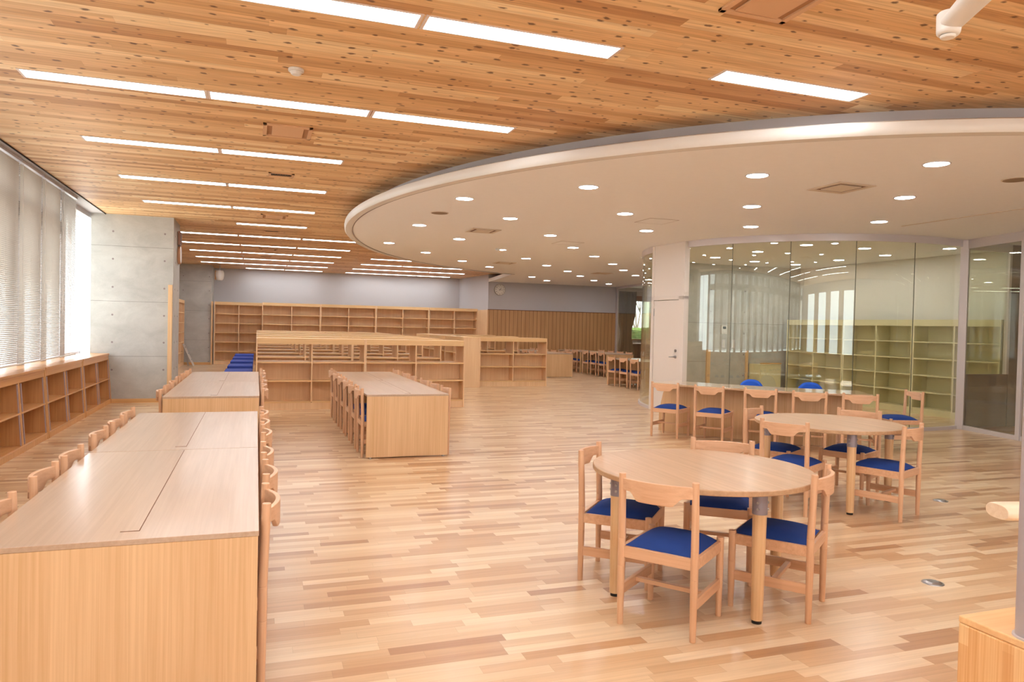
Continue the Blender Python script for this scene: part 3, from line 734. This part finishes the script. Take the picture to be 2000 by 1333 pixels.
# ------------------------------------------------------------------ wall things
def clock():
    t = thing('wall_clock', 'round white wall clock with dark numerals on the far wall', 'clock', (8.08, CLOCKY, 2.78))
    MB().tube((0, 0, 0), (0, -.045, 0), .205, .205, 40).build('case', plain('clock_rim', (170, 160, 148), .4), t, .006)
    MB().tube((0, -.045, 0), (0, -.047, 0), .185, n=40).build('dial', plain('clock_dial', (225, 220, 212), .5), t)
    for k in range(1, 13):
        a = PI/2-2*PI*k/12
        cu = bpy.data.curves.new('numeral', 'FONT'); cu.body = str(k); cu.size = .062; cu.align_x = 'CENTER'; cu.align_y = 'CENTER'; cu.extrude = .0008
        tmp = bpy.data.objects.new('numeral_text', cu); COL.objects.link(tmp)
        me = bpy.data.meshes.new_from_object(tmp); bpy.data.objects.remove(tmp)
        o = bpy.data.objects.new('numeral', me); COL.objects.link(o); o.parent = t; me.materials.clear(); me.materials.append(M['dark'])
        o.location = (.150*math.cos(a), -.0485, .150*math.sin(a)); o.rotation_euler = (PI/2, 0, 0)
    for nm, ang, L_, w in (('hour_hand', 90-38, .085, .007), ('minute_hand', 90-95, .13, .005)):
        a = rad(ang); d = Vector((math.cos(a), 0, math.sin(a))); n = Vector((-d.z, 0, d.x))
        b = d*-.035
        MB().add([tuple(b+n*w+Vector((0,-.049,0))), tuple(b-n*w+Vector((0,-.049,0))), tuple(d*L_-n*w*.5+Vector((0,-.049,0))), tuple(d*L_+n*w*.5+Vector((0,-.049,0))),
                  tuple(b+n*w+Vector((0,-.051,0))), tuple(b-n*w+Vector((0,-.051,0))), tuple(d*L_-n*w*.5+Vector((0,-.051,0))), tuple(d*L_+n*w*.5+Vector((0,-.051,0)))],
                 [(0,1,2,3),(4,7,6,5),(0,4,5,1),(1,5,6,2),(2,6,7,3),(3,7,4,0)]).build(nm, 'dark', t)
clock()
def pier_speaker():
    t = thing('pier_speaker', 'brown box speaker high on the side of the near concrete wall', 'speaker', (-1.42, 15.08, 3.0))
    MB().box(0, .05, -.13, .13, -.12, .14).build('cabinet', plain('brown_plastic', (158, 116, 96), .4), t, .012)
    MB().box(.05, .056, -.11, .11, -.1, .12).build('grille', plain('brown_grille', (132, 96, 80), .7), t, .003)
    t = thing('pier_clock', 'round wooden wall clock seen edge-on below the box speaker', 'clock', (-1.42, 15.08, 2.70))
    MB().tube((0, 0, 0), (.05, 0, 0), .17, n=36).build('case', plain('clock_wood', (196, 146, 112), .25), t, .01)
    MB().tube((.05, 0, 0), (.053, 0, 0), .15, n=36).build('dial', 'fascia', t)
pier_speaker()
def wall_speaker():
    t = thing('wall_speaker', 'white half-round loudspeaker hanging near the ceiling in the far corner', 'speaker', (-1.17, 25.9, 2.97))
    rings = []
    for z, s in ((-.17, .55), (-.12, .85), (-.02, 1), (.08, 1), (.15, .8)):
        rings.append([(math.cos(rad(a))*.13*s, -abs(math.sin(rad(a)))*.16*s if a > 180 else .04, z) for a in range(180, 361, 15)] + [(.13*s, .05, z), (-.13*s, .05, z)])
    MB().sweep(rings).build('front_grille', 'fascia', t, smooth=True)
    MB().box(-.15, -.10, -.06, .10, -.15, .14).build('cabinet', plain('speaker_brown', (176, 130, 84), .5), t, .01)
    MB().tube((0, .02, .14), (0, .02, .33), .012).build('bracket', 'alu', t)
wall_speaker()
def stepladder():
    t = thing('stepladder', 'small white folding step ladder leaning beside the far concrete wall', 'ladder', (-1.98, 25.35, 0))
    for s in (-.16, .16):
        MB().tube((-.22, s, .70), (.10, s, 0), .014, n=8).build('rail', 'fascia', t)
        MB().tube((-.20, s, .68), (-.06, s, 0), .012, n=8).build('rear_leg', 'chrome', t)
    for z in (.2, .4, .6): MB().box(-.22+.32*(1-z/.72)-.03, -.22+.32*(1-z/.72)+.05, -.15, .15, z-.01, z+.012).build('tread', 'chrome', t)
stepladder()

# ------------------------------------------------------------------ glass room
GC, GR, GH = (10.0, 11.6), 3.0, 3.0
def gp(deg, dr=0): return (GC[0]+(GR+dr)*math.cos(rad(deg)), GC[1]+(GR+dr)*math.sin(rad(deg)))
def garc(a0, a1, z0, z1, d0, d1, step=1.0):
    n = max(2, int(abs(a1-a0)/step)); rings = []
    for i in range(n+1):
        a = a0+(a1-a0)*i/n; p, q = gp(a, d0), gp(a, d1); rings.append([p+(z0,), q+(z0,), q+(z1,), p+(z1,)])
    return MB().sweep(rings)
def seg(p, q, z0, z1, th, name, mat, parent=None, bevel=0):
    d = Vector((q[0]-p[0], q[1]-p[1])).normalized(); n = Vector((-d.y, d.x))*th/2
    return MB().prism([(p[0]-n.x, p[1]-n.y), (q[0]-n.x, q[1]-n.y), (q[0]+n.x, q[1]+n.y), (p[0]+n.x, p[1]+n.y)], z0, z1).build(name, mat, parent, bevel)
dL, dR = 172.0, 191.0          # door unit
joints = [193.2, 209.4, 226.9, 245.2, 263.3, 284.4]
for i in range(5):
    w = garc(joints[i]+.08, joints[i+1]-.08, .055, GH-.06, -.004, .004).build('window_%d' % (40+i), 'glass', smooth=True); struct(w)
wl_ = garc(111.5, dL-.8, .055, GH-.06, -.004, .004).build('window_45', 'glass', smooth=True); struct(wl_)
struct(garc(193, 284.6, 0, .055, -.03, .03).build('trim_20', 'alu')); struct(garc(193, 284.6, GH-.06, SOF, -.03, .03).build('trim_21', 'alu'))
struct(garc(111, dL, 0, .055, -.03, .03).build('trim_22', 'alu')); struct(garc(111, dL, GH-.06, SOF, -.03, .03).build('trim_23', 'alu'))
# joints between panes
jm = MB()
for a in joints[1:-1]:
    p = gp(a); jm.tube((p[0], p[1], .055), (p[0], p[1], GH-.06), .006, n=6)
struct(jm.build('trim_24', plain('glass_joint', (96, 96, 80), .4)))
# door unit
p0, p1 = gp(dL+.2), gp(dR+1.2)
dv = Vector((p1[0]-p0[0], p1[1]-p0[1])); LD = dv.length; dv.normalize(); dn = Vector((-dv.y, dv.x))
if dn.x > 0: dn = -dn       # outward (towards -x)
def dpt(u, off=0): return (p0[0]+dv.x*u+dn.x*off, p0[1]+dv.y*u+dn.y*off)
def dbox(u0, u1, z0, z1, o0, o1, name, mat, parent=None, bevel=0):
    return MB().prism([dpt(u0, o0), dpt(u1, o0), dpt(u1, o1), dpt(u0, o1)], z0, z1).build(name, mat, parent, bevel)
fr = MB(); 
for (u0, u1, z0, z1) in ((0, .07, 0, SOF), (LD-.16, LD, 0, SOF), (0, LD, 2.04, 2.10)): fr.prism([dpt(u0,-.05), dpt(u1,-.05), dpt(u1,.05), dpt(u0,.05)], z0, z1)
struct(fr.build('trim_25', 'white_door', bevel=.003))
struct(dbox(.07, LD-.16, 2.10, SOF, -.02, .035, 'trim_26', 'white_door'))
dr = struct(dbox(.078, LD-.168, .008, 2.03, -.02, .03, 'door_1', 'white_door', bevel=.002))
hu = LD-.168-.07
h = MB(); a, b = dpt(hu, .03), dpt(hu, .085); h.tube((a[0],a[1],1.02), (b[0],b[1],1.02), .011, n=10); a = dpt(hu, .08); b = dpt(hu-.13, .08); h.tube((a[0],a[1],1.02), (b[0],b[1],1.015), .009, n=10)
h.build('door_handle', 'chrome', dr)
a, b = dpt(hu, .03), dpt(hu, .045); MB().tube((a[0],a[1],1.02), (b[0],b[1],1.02), .026, n=16).build('handle_rose', 'chrome', dr)
MB().tube((a[0],a[1],1.13), (b[0],b[1],1.13), .026, n=16).build('lock', 'chrome', dr)
for z in (.18, 1.75): dbox(.066, .082, z, z+.14, .03, .04, 'hinge', 'chrome', dr)
# straight glazed screen to the right
q0, q1, q2 = (10.77, 8.64), (10.50, 7.50), (10.24, 6.4)
struct(seg((10.72, 8.70), (10.775, 8.60), 0, SOF, .10, 'trim_27', 'alu', bevel=.004))
struct(seg(q0, q1, 0, .07, .06, 'trim_28', 'alu')); struct(seg(q0, q1, GH-.09, SOF, .06, 'trim_29', 'alu'))
struct(seg(q0, q1, .07, GH-.09, .008, 'window_46', 'glass'))
struct(seg((10.51, 7.54), (10.49, 7.46), 0, SOF, .07, 'trim_30', 'alu', bevel=.004))
struct(seg((10.485, 7.45), q2, .07, GH-.09, .008, 'door_2', 'glass')); struct(seg((10.485, 7.45), q2, 0, .07, .06, 'trim_31', 'alu')); struct(seg((10.485, 7.45), q2, GH-.14, SOF, .08, 'trim_32', 'alu'))
# walls inside the glass room
cw = struct(MB().box(8.95, 12.6, 14.42, 14.6, 0, SOF).build('wall_room_left', 'conc'))
hh = MB()
for x in (9.25, 9.95, 10.9):
    for z in (2.45, 1.95, 1.45, .95, .45): hh.tube((x, 14.415, z), (x, 14.43, z), .017, n=10)
hh.build('tie_hole', 'gray_panel', cw)
jj = MB(); jj.box(8.95, 12.6, 14.418, 14.43, 1.68, 1.686); jj.box(8.95, 9.85, 14.418, 14.43, .78, .786); jj.build('formwork_joint', plain('joint_line_b', (120, 116, 110), .8), cw)
struct(box('trim_33', 'oak_z', 9.86, 9.95, 14.37, 14.42, 0, 1.06)); struct(box('trim_34', 'oak_z', 10.95, 11.0, 14.37, 14.42, 0, 1.05))
struct(MB().box(12.5, 12.7, 5.8, 14.6, 0, SOF).build('wall_room_back', 'fascia'))
t = thing('thermostat', 'small white thermostat with dark display on the concrete wall inside the glass room', 'thermostat', (10.33, 14.42, 1.53))
MB().box(-.08, .08, -.02, 0, -.10, .10).build('housing', 'fascia', t, .004); MB().box(-.04, .045, -.024, -.02, .02, .075).build('display', 'dark', t)
for k, x in enumerate((10.33, 10.60)):
    t = thing('light_switch', ['light switch plate left below the thermostat', 'light switch plate right below the thermostat'][k], 'switch', (x, 14.42, 1.20), 0, 'switches below the thermostat')
    MB().box(-.045, .045, -.008, 0, -.10, .10).build('plate', 'alu', t, .003); MB().box(-.02, .02, -.014, -.008, -.07, .07).build('rocker', 'fascia', t, .002)
t = thing('cream_cabinet', 'low cream cabinet against the concrete wall inside the glass room', 'cabinet', (11.05, 14.0, 0))
MB().box(0, .6, 0, .40, 0, .74).build('body', 'beige_low', t, .004); MB().box(0, .6, -.012, 0, .75, .78).build('top', 'oak_x', t); MB().box(.02, .58, -.012, 0, .03, .70).build('door', 'beige_low', t, .003)
def cream_case(W, lab, loc, rz):
    t = thing('cream_bookcase', lab, 'bookcase', loc, rz, 'cream bookcases inside the glass room'); h, d, th, n = 1.80, .38, .03, 6
    for x in (0, W-th): MB().box(x, x+th, 0, d, 0, h).build('side_panel', 'beige_low', t, .001)
    MB().box(W/2-.015, W/2+.015, .005, d, .1, h-.1).build('divider', 'beige_low', t)
    MB().box(th, W-th, d-.02, d, 0, h).build('back_panel', 'beige_low', t)
    MB().box(th, W-th, 0, d, h-.12, h).build('fascia', 'beige_low', t); MB().box(th, W-th, .01, d, 0, .1).build('plinth', 'beige_low', t)
    for k in range(n-1):
        z = .1+(h-.22)*k/(n-1)
        for (a, b) in ((th, W/2-.015), (W/2+.015, W-th)): MB().box(a, b, .006, d-.02, z, z+.02).build('shelf', 'beige_low', t)
for k in range(3):
    cream_case(1.75, 'cream steel bookcase inside the glass room, %s from the right' % ORD[k], (11.9, 10.62+1.76*k, 0), -PI/2)
# grey partition in the back right of the room
pa = struct(box('wall_partition', 'gray_panel', 10.95, 11.92, 8.74, 8.80, 0, .88, bevel=.003))
struct(box('window_47', 'glass', 10.98, 11.90, 8.765, 8.773, .88, 2.92))
g = MB(); g.box(11.88, 11.93, 8.735, 8.805, .88, SOF); g.box(10.95, 11.90, 8.735, 8.805, 2.92, SOF); struct(g.build('trim_35', 'alu'))
struct(box('wall_partition_right', 'gray_panel', 11.93, 12.5, 8.74, 8.80, 0, SOF))
# far glass partition with curtain
fp = [(12.68, 24.38), (12.50, 23.3), (12.36, 22.3), (12.28, 21.3), (12.25, 20.0), (12.25, 18)]
for i in range(len(fp)-1):
    struct(seg(fp[i], fp[i+1], .06, 2.97, .008, 'window_%d' % (50+i), 'glass'))
    struct(seg(fp[i], fp[i+1], 2.97, SOF, .06, 'trim_%d' % (50+i), 'alu')); struct(seg(fp[i], fp[i+1], 0, .06, .06, 'trim_%d' % (60+i), 'alu'))
struct(seg((12.69, 24.36), (12.66, 24.20), 0, SOF, .07, 'trim_70', 'alu'))
# curtain with folds, tied narrower lower down
rings = []
t = thing('curtain', 'grey gathered curtain hanging behind the far glass partition', 'curtain', (13.55, 25.2, 0))
vs, fs = [], []; NX, NZ = 60, 24
for j in range(NZ+1):
    z = .05+2.9*j/NZ; sq = 1-.45*math.exp(-((z-1.3)/.55)**2)-.25*(z < 1.3)*(1-z/1.3)*0
    for i in range(NX+1):
        u = i/NX-.5; vs.append((u*.85*sq, .05*math.sin(i*1.15)*(.6+.4*sq), z))
for j in range(NZ):
    for i in range(NX): a = j*(NX+1)+i; fs.append((a, a+1, a+NX+2, a+NX+1))
cu = MB().add(vs, fs).build('fabric', 'curtain', t, smooth=True); sm = cu.modifiers.new('solid', 'SOLIDIFY'); sm.thickness = .003
MB().tube((-.7, 0, 2.98), (1.5, 0, 2.98), .015).build('curtain_rail', 'alu', t)
t = thing('dark_low_cabinet', 'dark low cabinet behind the far glass partition, under the garden window', 'cabinet', (13.6, 24.9, 0))
MB().box(.25, 2.6, .75, 1.15, 0, .90).build('body', plain('dark_laminate', (70, 62, 66), .5), t, .005); MB().box(.22, 2.63, .72, 1.17, .90, .93).build('top', 'alu', t)
hg = tag(box('hedge', 'hedge', 13.0, 24.0, 30.2, 31.2, -.3, 1.55), 'clipped green hedge outside the far garden window', 'hedge')
sb = hg.modifiers.new('s', 'SUBSURF'); sb.subdivision_type = 'SIMPLE'; sb.levels = sb.render_levels = 6
dt = bpy.data.textures.new('leaves', 'CLOUDS'); dt.noise_scale = .12
dp = hg.modifiers.new('d', 'DISPLACE'); dp.texture = dt; dp.strength = .16
# bare tree outside
def tree(x, y, lab):
    t = thing('bare_tree', lab, 'tree', (x, y, -.3)); bk = plain('bark', (88, 78, 72), .9); m = MB(); random.seed(3)
    def br(p, d, L, r, lv):
        q = p+d*L; m.tube(p, q, r, r*.7, 6)
        if lv > 0:
            for _ in range(3):
                nd = (d+Vector((random.uniform(-.8,.8), random.uniform(-.8,.8), random.uniform(-.1,.5)))).normalized(); br(q, nd, L*.68, r*.62, lv-1)
    br(Vector((0,0,0)), Vector((0,0,1)), 1.6, .09, 4); m.build('branches', bk, t)
tree(19.2, 34.5, 'bare leafless tree outside behind the hedge')

# ------------------------------------------------------------------ foreground right: wooden block, post, handrail, arm
t = thing('laminated_block', 'laminated pine block at the bottom right corner, below the steel post', 'low wall', (2.10, 1.67, 0))
MB().box(0, 1.3, -2.2, 0, 0, .60).build('core', 'pine_z', t, .006)
def staves():
    k = NT('pine_staves'); tc = k.n('ShaderNodeTexCoord'); sp = k.n('ShaderNodeSeparateXYZ'); k.l(tc.outputs['Object'], sp.inputs[0])
    c = k.math('FLOOR', k.math('DIVIDE', sp.outputs[1], .036)); wn = k.n('ShaderNodeTexWhiteNoise', noise_dimensions='1D'); k.l(c, wn.inputs['W'])
    rr = k.math('FLOOR', k.math('ADD', k.math('MULTIPLY', sp.outputs[2], 2.2), k.math('MULTIPLY', wn.outputs['Value'], 5)))
    cv = k.n('ShaderNodeCombineXYZ'); k.l(c, cv.inputs[0]); k.l(rr, cv.inputs[1]); w2 = k.n('ShaderNodeTexWhiteNoise', noise_dimensions='2D'); k.l(cv.outputs[0], w2.inputs['Vector'])
    g = k.noise(k.coord('Object', (140, 140, 2)), 1, 3)
    b = k.ramp(w2.outputs['Value'], [(0, lin((222, 160, 100))), (.5, lin((240, 188, 128))), (1, lin((248, 210, 156)))])
    k.l(k.mix(.35, b, k.ramp(g, [(.35, lin((214, 150, 92))), (.65, lin((250, 214, 164)))])), k.b.inputs['Base Color']); k.b.inputs['Roughness'].default_value = .45; return k.m
ST = staves()
for o in t.children: o.data.materials[0] = ST
MB().box(0, 1.3, -2.2, 0, .60, .622).build('cap', wood('pine_cap', (232, 178, 122), (246, 204, 152), 'x', .4, 40), t, .004)
t = thing('steel_post', 'grey round steel post rising at the right edge of the photo', 'post', (2.155, 1.475, .622))
MB().tube((0, 0, 0), (0, 0, 2.678), .045, n=32).build('tube', plain('post_paint', (186, 180, 186), .35, .3), t, smooth=True)
MB().tube((0, 0, 0), (0, 0, .006), .052, n=32).build('base_ring', 'alu', t)
def handrail():
    t = thing('handrail', 'pale rounded wooden handrail end behind the steel post', 'handrail', (2.305, 1.71, .928), rad(-14))
    rings = []
    for x, s in ((0, .88), (.008, .97), (.02, 1), (1.2, 1)):
        rings.append([(x, math.copysign(abs(math.cos(a))**.7, math.cos(a))*.055*s, math.copysign(abs(math.sin(a))**.8, math.sin(a))*.026*s) for a in [2*PI*i/28 for i in range(28)]])
    MB().sweep(rings).build('rail', 'pine_x', t, smooth=True)
    MB().tube((.6, 0, -.303), (.6, 0, -.02), .015).build('bracket', 'alu', t)
handrail()
def arm():
    t = thing('ceiling_bracket', 'white metal bracket with a rounded joint hanging from the ceiling at top right', 'bracket', (0, 0, 0))
    a = Vector((2.594, 2.189, 2.744)); b = Vector((2.490, 1.961, 2.776)); e = Vector((2.388, 1.734, 2.870))
    m = MB(); m.tube(a, b, .040, .052, 20, sx=1.15, sy=.8); m.tube(b, e, .052, .056, 20, sx=1.15, sy=.8); m.build('tube', 'fascia', t, .004, True)
    MB().tube(a+Vector((0,0,.045)), a+Vector((-.01,0,-.045)), .050, .042, 24).build('joint', 'fascia', t, .012, True, 3)
    MB().tube(a+Vector((-.01,0,-.045)), a+Vector((-.01,0,-.056)), .030, .026, 24).build('end_cap', 'fascia', t, .003, True)
    MB().tube(e, Vector((e.x, e.y, CEIL)), .045, n=20).build('ceiling_stem', 'fascia', t, smooth=True)
arm()
def stud(x, y, lab):
    t = thing('floor_socket', lab, 'floor socket', (x, y, 0), 0, 'metal floor sockets')
    MB().tube((0,0,0), (0,0,.004), .062, .060, 28).build('flange', 'chrome', t)
    MB().tube((0,0,.004), (0,0,.013), .052, .034, 28).build('cap', 'chrome', t, .002)
stud(3.89, 3.27, 'round steel floor cap, the nearer of two on the right')
stud(5.89, 4.90, 'round steel floor cap, the farther of two on the right')
